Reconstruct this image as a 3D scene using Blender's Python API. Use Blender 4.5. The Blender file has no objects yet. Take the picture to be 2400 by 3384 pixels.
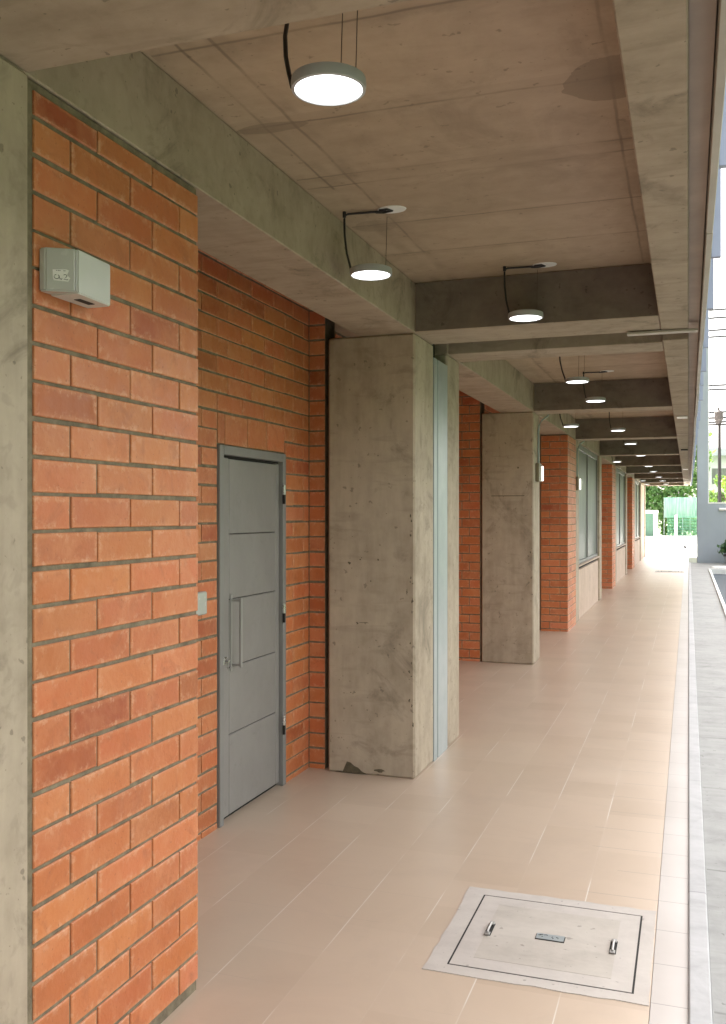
import bpy, bmesh, math, random
import numpy as np
from mathutils import Vector, Matrix
random.seed(7); rng = np.random.default_rng(7)
sc = bpy.context.scene
COL = sc.collection
R = math.radians

# ------------------------------------------------------------------ helpers
def wloc(o):
    v = Vector((0, 0, 0))
    while o is not None:
        v += o.location; o = o.parent
    return v

def finish(bm, name, mats, parent=None, smooth=False, label=None):
    """link a bmesh (vertices in world coordinates) as one mesh object"""
    if not isinstance(mats, (list, tuple)): mats = [mats]
    if parent is not None:
        off = wloc(parent)
    else:
        xs = [v.co for v in bm.verts]
        cx = (min(v.x for v in xs) + max(v.x for v in xs)) / 2
        cy = (min(v.y for v in xs) + max(v.y for v in xs)) / 2
        off = Vector((cx, cy, min(v.z for v in xs)))
    bmesh.ops.translate(bm, verts=bm.verts, vec=-off)
    me = bpy.data.meshes.new(name); bm.to_mesh(me); bm.free()
    for m in mats: me.materials.append(m)
    if smooth:
        for p in me.polygons: p.use_smooth = True
        try: me.set_sharp_from_angle(angle=R(35))
        except Exception: pass
    o = bpy.data.objects.new(name, me); COL.objects.link(o)
    if parent is not None: o.parent = parent
    else: o.location = off
    if label: o['label'] = label
    return o

def thing(name, label, cat, loc=(0, 0, 0), group=None):
    o = bpy.data.objects.new(name, None); COL.objects.link(o)
    o.empty_display_size = 0.1
    o.location = loc; o['label'] = label; o['category'] = cat
    if group: o['group'] = group
    return o

def tag(o, label, cat, group=None):
    o['label'] = label; o['category'] = cat
    if group: o['group'] = group
    return o

def struct(o): o['kind'] = 'structure'; return o

def dup(root, loc, label=None, group=None):
    r = root.copy(); COL.objects.link(r); r.location = loc
    if label: r['label'] = label
    if group: r['group'] = group
    for ch in list(root.children):
        c = ch.copy(); COL.objects.link(c); c.parent = r
        for g in list(ch.children):
            d = g.copy(); COL.objects.link(d); d.parent = c
    return r

def box(bm, x0, x1, y0, y1, z0, z1, bev=0.0, mi=0):
    vs = [bm.verts.new(p) for p in ((x0,y0,z0),(x1,y0,z0),(x1,y1,z0),(x0,y1,z0),(x0,y0,z1),(x1,y0,z1),(x1,y1,z1),(x0,y1,z1))]
    fs = [bm.faces.new([vs[i] for i in q]) for q in ((0,3,2,1),(4,5,6,7),(0,1,5,4),(1,2,6,5),(2,3,7,6),(3,0,4,7))]
    for f in fs: f.material_index = mi
    if bev > 0:
        es = list({e for f in fs for e in f.edges})
        r = bmesh.ops.bevel(bm, geom=es, offset=bev, segments=1, affect='EDGES', profile=0.5)
        for f in r['faces']: f.material_index = mi
    return vs

def newbm(): return bmesh.new()

def bx(*a, **k):
    bm = newbm(); box(bm, *a, **k); return bm

def tube(bm, pts, r, n=8, mi=0, caps=True):
    pts = [Vector(p) for p in pts]; rings = []
    for i, p in enumerate(pts):
        t = (pts[min(i+1, len(pts)-1)] - pts[max(i-1, 0)]).normalized()
        a = Vector((0,0,1)) if abs(t.z) < 0.9 else Vector((1,0,0))
        u = t.cross(a).normalized(); w = t.cross(u).normalized()
        rr = r[i] if isinstance(r, (list, tuple)) else r
        rings.append([bm.verts.new(p + rr*(math.cos(2*math.pi*k/n)*u + math.sin(2*math.pi*k/n)*w)) for k in range(n)])
    for a, b in zip(rings, rings[1:]):
        for k in range(n):
            f = bm.faces.new((a[k], a[(k+1)%n], b[(k+1)%n], b[k])); f.material_index = mi
    if caps:
        for q in (rings[0][::-1], rings[-1]):
            f = bm.faces.new(q); f.material_index = mi

def lathe(bm, c, prof, n=32, mi=0):
    """prof: list of (radius, z) ; closed at ends if radius 0"""
    rings = []
    for (r, z) in prof:
        if r < 1e-6: rings.append([bm.verts.new((c[0], c[1], c[2]+z))])
        else: rings.append([bm.verts.new((c[0]+r*math.cos(2*math.pi*k/n), c[1]+r*math.sin(2*math.pi*k/n), c[2]+z)) for k in range(n)])
    for a, b in zip(rings, rings[1:]):
        for k in range(n):
            if len(a) == 1 and len(b) == 1: continue
            if len(a) == 1: q = (a[0], b[(k+1)%n], b[k])
            elif len(b) == 1: q = (a[k], a[(k+1)%n], b[0])
            else: q = (a[k], a[(k+1)%n], b[(k+1)%n], b[k])
            f = bm.faces.new(q); f.material_index = mi
    bmesh.ops.recalc_face_normals(bm, faces=bm.faces)

def prism(bm, poly, axis, a0, a1, mi=0):
    """extrude a 2-D outline along an axis. axis 'z': poly (x,y); 'y': poly (x,z); 'x': poly (y,z)"""
    def P(p, a): return {'z': (p[0], p[1], a), 'y': (p[0], a, p[1]), 'x': (a, p[0], p[1])}[axis]
    A = [bm.verts.new(P(p, a0)) for p in poly]; B = [bm.verts.new(P(p, a1)) for p in poly]
    n = len(poly); fs = []
    for i in range(n): fs.append(bm.faces.new((A[i], A[(i+1)%n], B[(i+1)%n], B[i])))
    fs.append(bm.faces.new(A[::-1])); fs.append(bm.faces.new(B))
    for f in fs: f.material_index = mi
    bmesh.ops.recalc_face_normals(bm, faces=fs)

def blob(bm, c, axis, ru, rz, off, mi, n=11, seed=0, jag=0.45):
    """irregular chip/stain outline, 2 mm thick, lying on a face with the given normal axis"""
    rr = random.Random(seed); poly = []
    for k in range(n):
        a = 2*math.pi*k/n; s = 1 - jag*rr.random()
        poly.append((c[0]+ru*s*math.cos(a), c[1]+rz*s*math.sin(a)))
    prism(bm, poly, axis, off[0], off[1], mi)

# ------------------------------------------------------------------ materials
class NT:
    def __init__(s, name):
        s.m = bpy.data.materials.new(name); s.m.use_nodes = True
        s.t = s.m.node_tree; s.t.nodes.clear()
        s.out = s.t.nodes.new('ShaderNodeOutputMaterial'); s.b = s.t.nodes.new('ShaderNodeBsdfPrincipled')
        s.t.links.new(s.b.outputs[0], s.out.inputs[0]); s.geo = s.t.nodes.new('ShaderNodeNewGeometry')
        s.pos = s.geo.outputs['Position']
    def n(s, typ, **kw):
        nd = s.t.nodes.new(typ)
        for k, v in kw.items(): setattr(nd, k, v)
        return nd
    def L(s, a, b): s.t.links.new(a, b)
    def val(s, sock, v):
        if hasattr(v, 'is_linked') or hasattr(v, 'links'): s.L(v, sock)
        else:
            if isinstance(v, (tuple, list)) and len(v) == 3 and sock.type == 'RGBA': v = (*v, 1)
            sock.default_value = v
    def math(s, op, a, b=0.0, c=None):
        nd = s.n('ShaderNodeMath', operation=op); s.val(nd.inputs[0], a); s.val(nd.inputs[1], b)
        if c is not None: s.val(nd.inputs[2], c)
        return nd.outputs[0]
    def scale(s, v):
        nd = s.n('ShaderNodeVectorMath', operation='MULTIPLY'); s.L(s.pos, nd.inputs[0]); nd.inputs[1].default_value = v
        return nd.outputs[0]
    def noise(s, sc=1.0, det=4, rough=0.55, vec=None, dist=0.0, col=False):
        nd = s.n('ShaderNodeTexNoise'); s.L(vec if vec is not None else s.pos, nd.inputs['Vector'])
        nd.inputs['Scale'].default_value = sc; nd.inputs['Detail'].default_value = det
        nd.inputs['Roughness'].default_value = rough; nd.inputs['Distortion'].default_value = dist
        return nd.outputs['Color' if col else 'Fac']
    def ramp(s, fac, stops):
        nd = s.n('ShaderNodeValToRGB'); s.L(fac, nd.inputs[0]); e = nd.color_ramp.elements
        while len(e) < len(stops): e.new(0.5)
        for el, (p, c) in zip(e, stops):
            el.position = p; el.color = (c, c, c, 1) if isinstance(c, (int, float)) else (*c, 1)
        return nd.outputs[0]
    def mix(s, f, a, b, mode='MIX'):
        nd = s.n('ShaderNodeMix', data_type='RGBA', blend_type=mode)
        s.val(nd.inputs[0], f); s.val(nd.inputs[6], a); s.val(nd.inputs[7], b)
        return nd.outputs[2]
    def sep(s):
        nd = s.n('ShaderNodeSeparateXYZ'); s.L(s.pos, nd.inputs[0]); return nd.outputs
    def base(s, c): s.val(s.b.inputs['Base Color'], c)
    def rough(s, v): s.val(s.b.inputs['Roughness'], v)
    def bump(s, h, strength=0.3, dist=0.01):
        nd = s.n('ShaderNodeBump'); nd.inputs['Strength'].default_value = strength; nd.inputs['Distance'].default_value = dist
        s.L(h, nd.inputs['Height']); s.L(nd.outputs[0], s.b.inputs['Normal'])
    def line(s, coord, at, w):
        """1 within w of coord==at"""
        nd = s.n('ShaderNodeMapRange', interpolation_type='SMOOTHSTEP'); s.L(s.math('ABSOLUTE', s.math('SUBTRACT', coord, at)), nd.inputs[0])
        nd.inputs[1].default_value = w*0.5; nd.inputs[2].default_value = w*2.6; nd.inputs[3].default_value = 1.0; nd.inputs[4].default_value = 0.0
        return nd.outputs[0]
    def grid(s, coord, at, step, w):
        q = s.math('FRACT', s.math('DIVIDE', s.math('SUBTRACT', coord, at - step*0.5 - 40*step), step))
        return s.math('LESS_THAN', s.math('ABSOLUTE', s.math('SUBTRACT', q, 0.5)), w/step)

def concrete(name, lo, hi, stain=0.5, vert=True, rough=0.8, joints=None, specks=True, blot=None):
    t = NT(name)
    n1 = t.noise(1.3, 5, 0.6, dist=0.4); n2 = t.noise(9, 5, 0.65)
    vs = t.noise(1.0, 4, 0.6, vec=t.scale((5, 5, 0.9) if vert else (1.2, 5, 3)))
    vf = t.noise(1.0, 5, 0.65, vec=t.scale((16, 16, 2.2) if vert else (3, 14, 8)), dist=0.5)
    f = t.math('ADD', t.math('MULTIPLY', n1, 0.42), t.math('ADD', t.math('MULTIPLY', vs, 0.33), t.math('MULTIPLY', vf, 0.25)))
    c = t.mix(t.ramp(f, [(0.41, 0.0), (0.59, 1.0)]), lo, hi)
    c = t.mix(t.ramp(n2, [(0.35, 0.0), (0.7, 0.55)]), c, tuple(min(1, q*1.12) for q in hi))
    dark = tuple(q*0.62 for q in lo)
    c = t.mix(t.math('MULTIPLY', t.ramp(t.noise(2.3, 6, 0.7, dist=1.2), [(0.54, 0.0), (0.68, 1.0)]), stain), c, dark)
    # trowel / form smears
    c = t.mix(t.math('MULTIPLY', t.ramp(t.noise(3.0, 3, 0.5, vec=t.scale((1.0, 6, 6)), dist=0.6), [(0.58, 0), (0.68, 1)]), 0.28*stain), c, dark)
    if specks:
        c = t.mix(t.math('MULTIPLY', t.ramp(t.noise(26, 2, 0.5), [(0.70, 0), (0.73, 1)]), 0.55), c, tuple(q*0.45 for q in lo))
        c = t.mix(t.math('MULTIPLY', t.ramp(t.noise(70, 2, 0.5), [(0.72, 0), (0.76, 1)]), 0.5), c, tuple(q*0.4 for q in lo))
    if blot:
        X, Y, Z = t.sep()
        wnb = t.n('ShaderNodeTexWhiteNoise', noise_dimensions='1D'); t.L(t.math('FLOOR', t.math('DIVIDE', t.math('ADD', Y, 0.03), 0.63)), wnb.inputs['W'])
        c = t.mix(t.math('MULTIPLY', wnb.outputs['Value'], 0.35), c, tuple(q*0.78 for q in lo))
        bl = t.ramp(t.noise(1.6, 6, 0.7, dist=0.8), [(0.50, 0), (0.62, 1)]); c = t.mix(t.math('MULTIPLY', bl, 0.22), c, tuple(q*1.25 for q in hi))
    if joints or blot:
        X, Y, Z = t.sep()
        wob = t.math('MULTIPLY', t.math('SUBTRACT', t.noise(3, 3), 0.5), 0.03)
        Xw = t.math('ADD', X, wob); Yw = t.math('ADD', Y, wob)
        vis = t.ramp(t.noise(2.2, 3), [(0.36, 0.15), (0.56, 1.0)])
        for (ax, at, w, a0, a1, k) in (joints or []):
            cc, oo = (Xw, Y) if ax == 'x' else (Yw, X)
            g = t.line(cc, at, w)
            g = t.math('MULTIPLY', g, t.math('GREATER_THAN', oo, a0)); g = t.math('MULTIPLY', g, t.math('LESS_THAN', oo, a1))
            c = t.mix(t.math('MULTIPLY', t.math('MULTIPLY', g, vis), k*0.8), c, tuple(q*0.38 for q in lo))
            if blot:
                g2 = t.line(cc, at + 0.02, 0.02); g2 = t.math('MULTIPLY', g2, t.math('GREATER_THAN', oo, a0)); g2 = t.math('MULTIPLY', g2, t.ramp(t.noise(4.5, 5, 0.7), [(0.45, 0), (0.62, 0.45)]))
                c = t.mix(g2, c, tuple(q*0.6 for q in lo))
        for (bx_, by_, rx_, ry_, k) in (blot or []):
            wb = t.math('MULTIPLY', t.math('SUBTRACT', t.noise(5, 4), 0.5), 1.6)
            dx = t.math('DIVIDE', t.math('SUBTRACT', X, bx_), rx_); dy = t.math('DIVIDE', t.math('SUBTRACT', Y, by_), ry_)
            rr = t.math('ADD', t.math('ADD', t.math('MULTIPLY', dx, dx), t.math('MULTIPLY', dy, dy)), wb)
            c = t.mix(t.math('MULTIPLY', t.math('LESS_THAN', rr, 1.0), k), c, tuple(q*0.6 for q in lo))
    t.base(c); t.rough(rough)
    h = t.math('ADD', t.math('MULTIPLY', n2, 0.5), t.math('MULTIPLY', t.noise(45, 4, 0.6), 0.35))
    t.bump(h, 0.25, 0.006)
    return t.m

def simple(name, col, rough=0.5, metal=0.0, var=0.12, nscale=6, bump=0.0, vstreak=False):
    t = NT(name)
    n = t.noise(nscale, 5, 0.6, vec=t.scale((3, 3, 0.5)) if vstreak else None)
    c = t.mix(t.ramp(n, [(0.3, 0), (0.7, 1)]), tuple(q*(1-var) for q in col), tuple(min(1, q*(1+var)) for q in col))
    t.base(c); t.val(t.b.inputs['Metallic'], metal)
    t.rough(t.ramp(t.noise(nscale*2.3, 3), [(0.3, max(0, rough-0.07)), (0.7, min(1, rough+0.07))]))
    if bump: t.bump(t.noise(nscale*8, 4), bump, 0.004)
    return t.m

def emitter(name, col, strength):
    t = NT(name); t.base((0.8, 0.8, 0.8)); t.b.inputs['Emission Color'].default_value = (*col, 1)
    t.b.inputs['Emission Strength'].default_value = strength
    return t.m

def brick_mat(name, k=1.0):
    t = NT(name)
    ri = t.geo.outputs['Random Per Island']
    c = t.ramp(ri, [(0.0, (0.410, 0.108, 0.036)), (0.05, (0.370, 0.090, 0.031)), (0.12, (0.500, 0.149, 0.051)), (0.5, (0.550, 0.180, 0.069)), (0.8, (0.520, 0.153, 0.051)), (1.0, (0.570, 0.211, 0.094))])
    # each brick gets its own blotches: offset the noise by the island value
    off = t.n('ShaderNodeVectorMath', operation='ADD'); t.L(t.pos, off.inputs[0])
    cmb = t.n('ShaderNodeCombineXYZ'); s = t.math('MULTIPLY', ri, 37.0); t.L(s, cmb.inputs[0]); t.L(s, cmb.inputs[1]); t.L(s, cmb.inputs[2])
    t.L(cmb.outputs[0], off.inputs[1]); v = off.outputs[0]
    hv = t.n('ShaderNodeHueSaturation'); r2 = t.math('FRACT', t.math('MULTIPLY', ri, 91.7)); t.L(t.math('ADD', 0.494, t.math('MULTIPLY', r2, 0.012)), hv.inputs['Hue'])
    t.L(t.math('ADD', 0.88, t.math('MULTIPLY', t.math('FRACT', t.math('MULTIPLY', ri, 47.3)), 0.22)), hv.inputs['Value']); t.L(c, hv.inputs['Color']); c = hv.outputs[0]
    c = t.mix(t.math('MULTIPLY', t.ramp(t.noise(7, 4, 0.6, vec=v, dist=0.5), [(0.45, 0), (0.72, 1)]), 0.5), c, (0.640, 0.279, 0.133))
    c = t.mix(t.math('MULTIPLY', t.ramp(t.noise(10, 4, 0.6, vec=v, dist=0.8), [(0.55, 0), (0.72, 1)]), 0.45), c, (0.330, 0.099, 0.039))
    uvn = t.n('ShaderNodeUVMap'); su = t.n('ShaderNodeSeparateXYZ'); t.L(uvn.outputs[0], su.inputs[0]); u, w_ = su.outputs[0], su.outputs[1]
    eu = t.math('MULTIPLY', t.math('MINIMUM', u, t.math('SUBTRACT', 1.0, u)), 3.0); ev = t.math('MINIMUM', w_, t.math('SUBTRACT', 1.0, w_))
    ed = t.math('ADD', t.math('MINIMUM', eu, ev), t.math('MULTIPLY', t.math('SUBTRACT', t.noise(16, 4, 0.7, vec=v), 0.5), 0.45))
    c = t.mix(t.math('MULTIPLY', t.ramp(ed, [(0.0, 1), (0.15, 0)]), 0.33), c, (0.660, 0.306, 0.148))          # pale worn arrises
    c = t.mix(t.math('MULTIPLY', t.math('MULTIPLY', t.ramp(ed, [(0.02, 1), (0.30, 0)]), t.ramp(t.noise(34, 4, 0.7, vec=v), [(0.52, 0), (0.62, 1)])), 0.4), c, (0.72, 0.45, 0.30))   # lime bloom and chipped edges
    c = t.mix(t.math('MULTIPLY', t.ramp(t.noise(4.5, 3, 0.5, vec=v, dist=0.3), [(0.46, 0), (0.60, 1)]), 0.35), c, (0.500, 0.135, 0.039))
    c = t.mix(t.math('MULTIPLY', t.ramp(t.noise(90, 3, 0.5), [(0.66, 0), (0.72, 1)]), 0.45), c, (0.260, 0.077, 0.031))
    t.base(c); t.rough(t.ramp(t.noise(14, 3, vec=v), [(0.3, 0.40), (0.7, 0.62)]))
    t.bump(t.math('ADD', t.noise(60, 4), t.math('MULTIPLY', t.noise(12, 2, vec=v), 0.8)), 0.32, 0.005)
    return t.m

M = {}
M['brick'] = brick_mat('fired_brick')
M['mortar'] = simple('mortar', (0.20, 0.165, 0.11), 0.9, var=0.35, nscale=22, bump=0.5)
M['conc'] = concrete('column_concrete', (0.305, 0.245, 0.178), (0.45, 0.372, 0.285), 0.7)
M['conc_dark'] = simple('chipped_concrete', (0.11, 0.09, 0.055), 0.9, var=0.35, nscale=30, bump=0.5)
M['beam'] = concrete('beam_concrete', (0.268, 0.212, 0.152), (0.39, 0.315, 0.238), 0.75, vert=False)
cj = []
for y in (2.58, 3.19, 3.74, 3.86, 4.44, 4.98):
    cj.append(('y', y, 0.004, -1.6, -0.2, 0.75))
for y in (7.6, 8.3, 9.4, 11.6, 12.7, 13.8, 15.6, 16.9, 18.0, 19.7, 21.0, 24.0, 25.4, 28.4, 29.7):
    cj.append(('y', y, 0.006, -1.6, -0.2, 0.7))
cj += [('x', -1.375, 0.004, 2.0, 5.0, 0.75), ('x', -1.49, 0.0035, 2.0, 3.9, 0.8), ('x', -0.245, 0.0035, 2.0, 5.6, 0.75), ('x', -1.37, 0.006, 6.8, 30, 0.6)]
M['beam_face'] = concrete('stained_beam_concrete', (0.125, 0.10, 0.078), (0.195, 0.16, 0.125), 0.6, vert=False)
M['ceil'] = concrete('ceiling_concrete', (0.35, 0.263, 0.18), (0.425, 0.328, 0.23), 0.36, vert=False, joints=cj,
                     blot=[(-0.20, 3.20, 0.19, 0.17, 0.62), (-1.46, 3.20, 0.14, 0.045, 0.6), (-1.48, 4.46, 0.12, 0.09, 0.4), (-0.6, 8.6, 0.2, 0.2, 0.35), (-0.3, 7.9, 0.1, 0.16, 0.35)])
M['plaster'] = concrete('painted_plaster', (0.48, 0.36, 0.28), (0.58, 0.455, 0.37), 0.3)  # peach tone includes warm bounce from the floor, put into the colour
M['apron'] = concrete('apron_concrete', (0.225, 0.228, 0.222), (0.30, 0.303, 0.295), 0.3, vert=False, joints=[('y', y, 0.004, 0.08, 9, 0.8) for y in (3.3, 4.62, 6.0, 7.35, 9.0, 10.8, 13, 16, 20, 25)])
M['kerb'] = concrete('kerb_concrete', (0.34, 0.34, 0.345), (0.42, 0.42, 0.425), 0.3, vert=False, specks=False, joints=[('y', y, 0.003, -1, 1, 0.6) for y in (2.6, 4.3, 6.1, 8.0, 10, 12.5, 15, 18, 22)])
M['soffit'] = simple('soffit_concrete', (0.40, 0.33, 0.27), 0.8, 0, 0.15, 3)
M['steel'] = simple('galvanised_sheet', (0.36, 0.40, 0.41), 0.38, 0.25, 0.06, 3, vstreak=True)
t = NT('door_paint')
c = t.mix(t.ramp(t.noise(2.2, 5, 0.65, vec=t.scale((2, 2, 1.2))), [(0.35, 0), (0.65, 1)]), (0.235, 0.223, 0.212), (0.265, 0.252, 0.24))
c = t.mix(t.math('MULTIPLY', t.ramp(t.noise(6, 5, 0.7, dist=1.5), [(0.58, 0), (0.72, 1)]), 0.3), c, (0.15, 0.14, 0.13)); t.base(c)
t.rough(t.math('ADD', 0.28, t.math('MULTIPLY', t.noise(3.2, 5), 0.28))); t.bump(t.noise(2.6, 3), 0.18, 0.01); M['door'] = t.m
M['doorf'] = simple('door_frame_paint', (0.23, 0.224, 0.216), 0.4, 0.0, 0.08, 4)
M['black'] = simple('black_rubber', (0.012, 0.012, 0.013), 0.5, 0, 0.2)
M['groove'] = simple('dark_gap', (0.02, 0.018, 0.016), 0.9, 0, 0.2)
M['handle'] = simple('handle_grey', (0.36, 0.35, 0.34), 0.35, 0.3, 0.05)
M['chrome'] = simple('brushed_steel', (0.62, 0.61, 0.60), 0.28, 0.9, 0.06)
M['housing'] = simple('lamp_housing_white', (0.40, 0.41, 0.42), 0.4, 0, 0.04)
M['lampglow'] = emitter('lamp_diffuser', (0.95, 0.98, 1.0), 0.9)
M['wallglow'] = emitter('wall_lamp_lens', (1.0, 0.97, 0.88), 0.25)
M['bronze'] = simple('wall_lamp_body', (0.20, 0.17, 0.11), 0.5, 0.3, 0.1)
M['wire'] = simple('thin_wire', (0.10, 0.075, 0.055), 0.6, 0.2, 0.1)
M['whiteplastic'] = simple('white_plastic', (0.55, 0.56, 0.53), 0.35, 0, 0.05)
M['lens'] = simple('frosted_lens', (0.46, 0.47, 0.44), 0.22, 0, 0.05)
M['paper'] = simple('paper_sticker', (0.75, 0.75, 0.72), 0.7, 0, 0.03)
M['ink'] = simple('ink', (0.05, 0.06, 0.055), 0.7, 0, 0.1)
M['whitepaint'] = simple('white_paint', (0.78, 0.78, 0.76), 0.45, 0, 0.05)
M['wallblue'] = simple('grey_blue_render', (0.36, 0.41, 0.46), 0.75, 0, 0.05, 1.2, bump=0.1)
M['fascia'] = simple('fascia_metal', (0.42, 0.39, 0.33), 0.5, 0.2, 0.12, 3)
M['fin'] = simple('facade_sheet', (0.27, 0.31, 0.41), 0.4, 0.2, 0.08, 2)
M['pole'] = simple('utility_pole_dark', (0.014, 0.012, 0.013), 0.8, 0, 0.2)
M['cable_grey'] = simple('overhead_cable', (0.035, 0.038, 0.045), 0.6, 0, 0.1)
M['insul'] = simple('transformer_grey', (0.06, 0.05, 0.048), 0.6, 0, 0.15)
M['terracotta'] = simple('dark_pot', (0.05, 0.05, 0.055), 0.6, 0, 0.2)
M['roofmetal'] = simple('far_roof', (0.42, 0.45, 0.48), 0.6, 0, 0.1)
M['farwall'] = simple('far_wall', (0.62, 0.63, 0.63), 0.8, 0, 0.06)
M['trunk'] = simple('bark', (0.12, 0.085, 0.055), 0.9, 0, 0.3, 10, bump=0.5)
M['manhole'] = concrete('cover_concrete', (0.41, 0.37, 0.325), (0.48, 0.44, 0.39), 0.35, vert=False)
M['manhole_rim'] = concrete('cover_rim_concrete', (0.445, 0.405, 0.37), (0.505, 0.465, 0.425), 0.2, vert=False)

# window glass: grey-green, glossy, slightly streaked
t = NT('window_glass'); n = t.noise(2.0, 4, 0.6, vec=t.scale((6, 6, 0.4)))
t.base(t.mix(t.ramp(n, [(0.35, 0), (0.65, 1)]), (0.15, 0.165, 0.145), (0.23, 0.245, 0.215))); t.rough(0.34); t.b.inputs['IOR'].default_value = 1.3
M['glass'] = t.m
# water
t = NT('basin_water'); t.base((0.065, 0.08, 0.095)); t.rough(0.5); t.b.inputs['IOR'].default_value = 1.08; t.bump(t.noise(5, 3), 0.08, 0.02); M['water'] = t.m
# green translucent screen
t = NT('green_screen_sheet')
t.base(t.mix(t.ramp(t.noise(1.6, 4, vec=t.scale((6, 1, 0.5))), [(0.4, 0), (0.62, 1)]), (0.20, 0.38, 0.29), (0.42, 0.55, 0.48)))
t.rough(0.4); tr = t.n('ShaderNodeBsdfTranslucent'); tr.inputs[0].default_value = (0.25, 0.50, 0.37, 1)
mx = t.n('ShaderNodeMixShader'); mx.inputs[0].default_value = 0.45
t.L(t.b.outputs[0], mx.inputs[1]); t.L(tr.outputs[0], mx.inputs[2]); t.L(mx.outputs[0], t.out.inputs[0]); M['screen'] = t.m

def leafmat(name, a, b, c):
    t = NT(name); ri = t.geo.outputs['Random Per Island']
    col = t.ramp(ri, [(0.0, a), (0.5, b), (1.0, c)])
    col = t.mix(t.ramp(t.noise(0.8, 3), [(0.42, 0.0), (0.62, 0.45)]), col, a)
    t.base(col); t.rough(0.55)
    tr = t.n('ShaderNodeBsdfTranslucent'); hs = t.mix(0.5, col, (0.25, 0.40, 0.05)); t.L(hs, tr.inputs[0])
    mx = t.n('ShaderNodeMixShader'); mx.inputs[0].default_value = 0.35
    t.L(t.b.outputs[0], mx.inputs[1]); t.L(tr.outputs[0], mx.inputs[2]); t.L(mx.outputs[0], t.out.inputs[0])
    return t.m
M['leaf'] = leafmat('hedge_leaves', (0.045, 0.10, 0.025), (0.075, 0.16, 0.04), (0.13, 0.22, 0.06))
M['leafb'] = leafmat('bank_leaves', (0.06, 0.14, 0.04), (0.10, 0.22, 0.06), (0.17, 0.28, 0.09))
M['leaf2'] = leafmat('tree_leaves', (0.06, 0.12, 0.02), (0.15, 0.24, 0.04), (0.28, 0.34, 0.06))
M['leaf3'] = leafmat('pot_leaves', (0.03, 0.09, 0.045), (0.05, 0.13, 0.06), (0.09, 0.17, 0.08))

# floor tiles
t = NT('floor_tiles'); X, Y, Z = t.sep()
S = 0.296
tx = t.math('FLOOR', t.math('DIVIDE', t.math('ADD', X, 0.12), S)); ty = t.math('FLOOR', t.math('DIVIDE', Y, S))
cmb = t.n('ShaderNodeCombineXYZ'); t.L(tx, cmb.inputs[0]); t.L(ty, cmb.inputs[1])
wn = t.n('ShaderNodeTexWhiteNoise', noise_dimensions='2D'); t.L(cmb.outputs[0], wn.inputs['Vector'])
c = t.mix(wn.outputs['Value'], (0.49, 0.383, 0.29), (0.545, 0.433, 0.335))
c = t.mix(t.ramp(t.noise(1.1, 5, 0.6, dist=0.5), [(0.35, 0), (0.68, 0.5)]), c, (0.58, 0.47, 0.37))
c = t.mix(t.math('MULTIPLY', t.ramp(t.noise(2.1, 6, 0.7, dist=0.6), [(0.48, 0), (0.75, 1)]), 0.25), c, (0.38, 0.30, 0.24))
vis = t.ramp(t.noise(1.7, 2, 0.5), [(0.47, 0.06), (0.56, 0.75)])
gl = t.grid(X, -0.12, S, 0.0022); gt = t.grid(Y, 0.06, S, 0.0020)
c = t.mix(t.math('MULTIPLY', gl, vis), c, (0.72, 0.68, 0.62))  # patchy pale joints: sheen on the grout edges put into the colour
edge = t.math('MULTIPLY', t.math('GREATER_THAN', t.math('ADD', X, t.math('MULTIPLY', t.noise(2.6, 2), 0.5)), -0.16), 0.85)
c = t.mix(t.math('MULTIPLY', gt, t.math('MAXIMUM', edge, t.math('MULTIPLY', vis, 0.25))), c, (0.30, 0.25, 0.21))
t.base(c); t.rough(t.math('ADD', 0.30, t.math('MULTIPLY', t.noise(2.2, 3), 0.08)))
h = t.math('SUBTRACT', t.math('MULTIPLY', t.noise(2.4, 2), 0.06), t.math('MULTIPLY', t.math('MAXIMUM', gl, gt), 0.25)); t.bump(h, 0.25, 0.01)
M['floor'] = t.m
# border tiles
t = NT('border_tiles'); X, Y, Z = t.sep()
c = t.mix(t.ramp(t.noise(1.5, 4), [(0.35, 0), (0.65, 1)]), (0.43, 0.39, 0.36), (0.49, 0.45, 0.42))
c = t.mix(t.math('MULTIPLY', t.grid(Y, 0.06, S, 0.0022), 0.8), c, (0.20, 0.18, 0.17)); t.base(c); t.rough(0.33); M['border'] = t.m
# ground, plaza
t = NT('lawn_grass')
c = t.mix(t.ramp(t.noise(0.5, 6, 0.7), [(0.35, 0), (0.65, 1)]), (0.035, 0.065, 0.02), (0.07, 0.11, 0.035)); t.base(c); t.rough(0.9); M['grass'] = t.m
t = NT('plaza_paving'); X, Y, Z = t.sep()
c = t.mix(t.ramp(t.noise(0.9, 5, 0.6), [(0.35, 0), (0.65, 1)]), (0.58, 0.565, 0.54), (0.66, 0.645, 0.62))
c = t.mix(t.math('MULTIPLY', t.math('MAXIMUM', t.grid(X, 0.1, 1.2, 0.008), t.grid(Y, 39.0, 1.2, 0.008)), 0.5), c, (0.35, 0.34, 0.32)); t.base(c); t.rough(0.7); M['plaza'] = t.m

# ------------------------------------------------------------------ camera (eye 1.65 m, looking 19 deg left of the corridor axis)
F, CX, W = 2100.0, 812.0, 1624.0
TH = math.atan(728/F)
cam = bpy.data.cameras.new('camera'); co = bpy.data.objects.new('camera', cam); COL.objects.link(co)
co.location = (0, 0, 1.65); co.rotation_euler = (R(90), 0, TH)
cam.sensor_fit = 'HORIZONTAL'; cam.sensor_width = 36; cam.lens = 36*F/W; cam.shift_y = 6/W; cam.clip_end = 2000; cam.clip_start = 0.05
sc.camera = co

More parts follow.
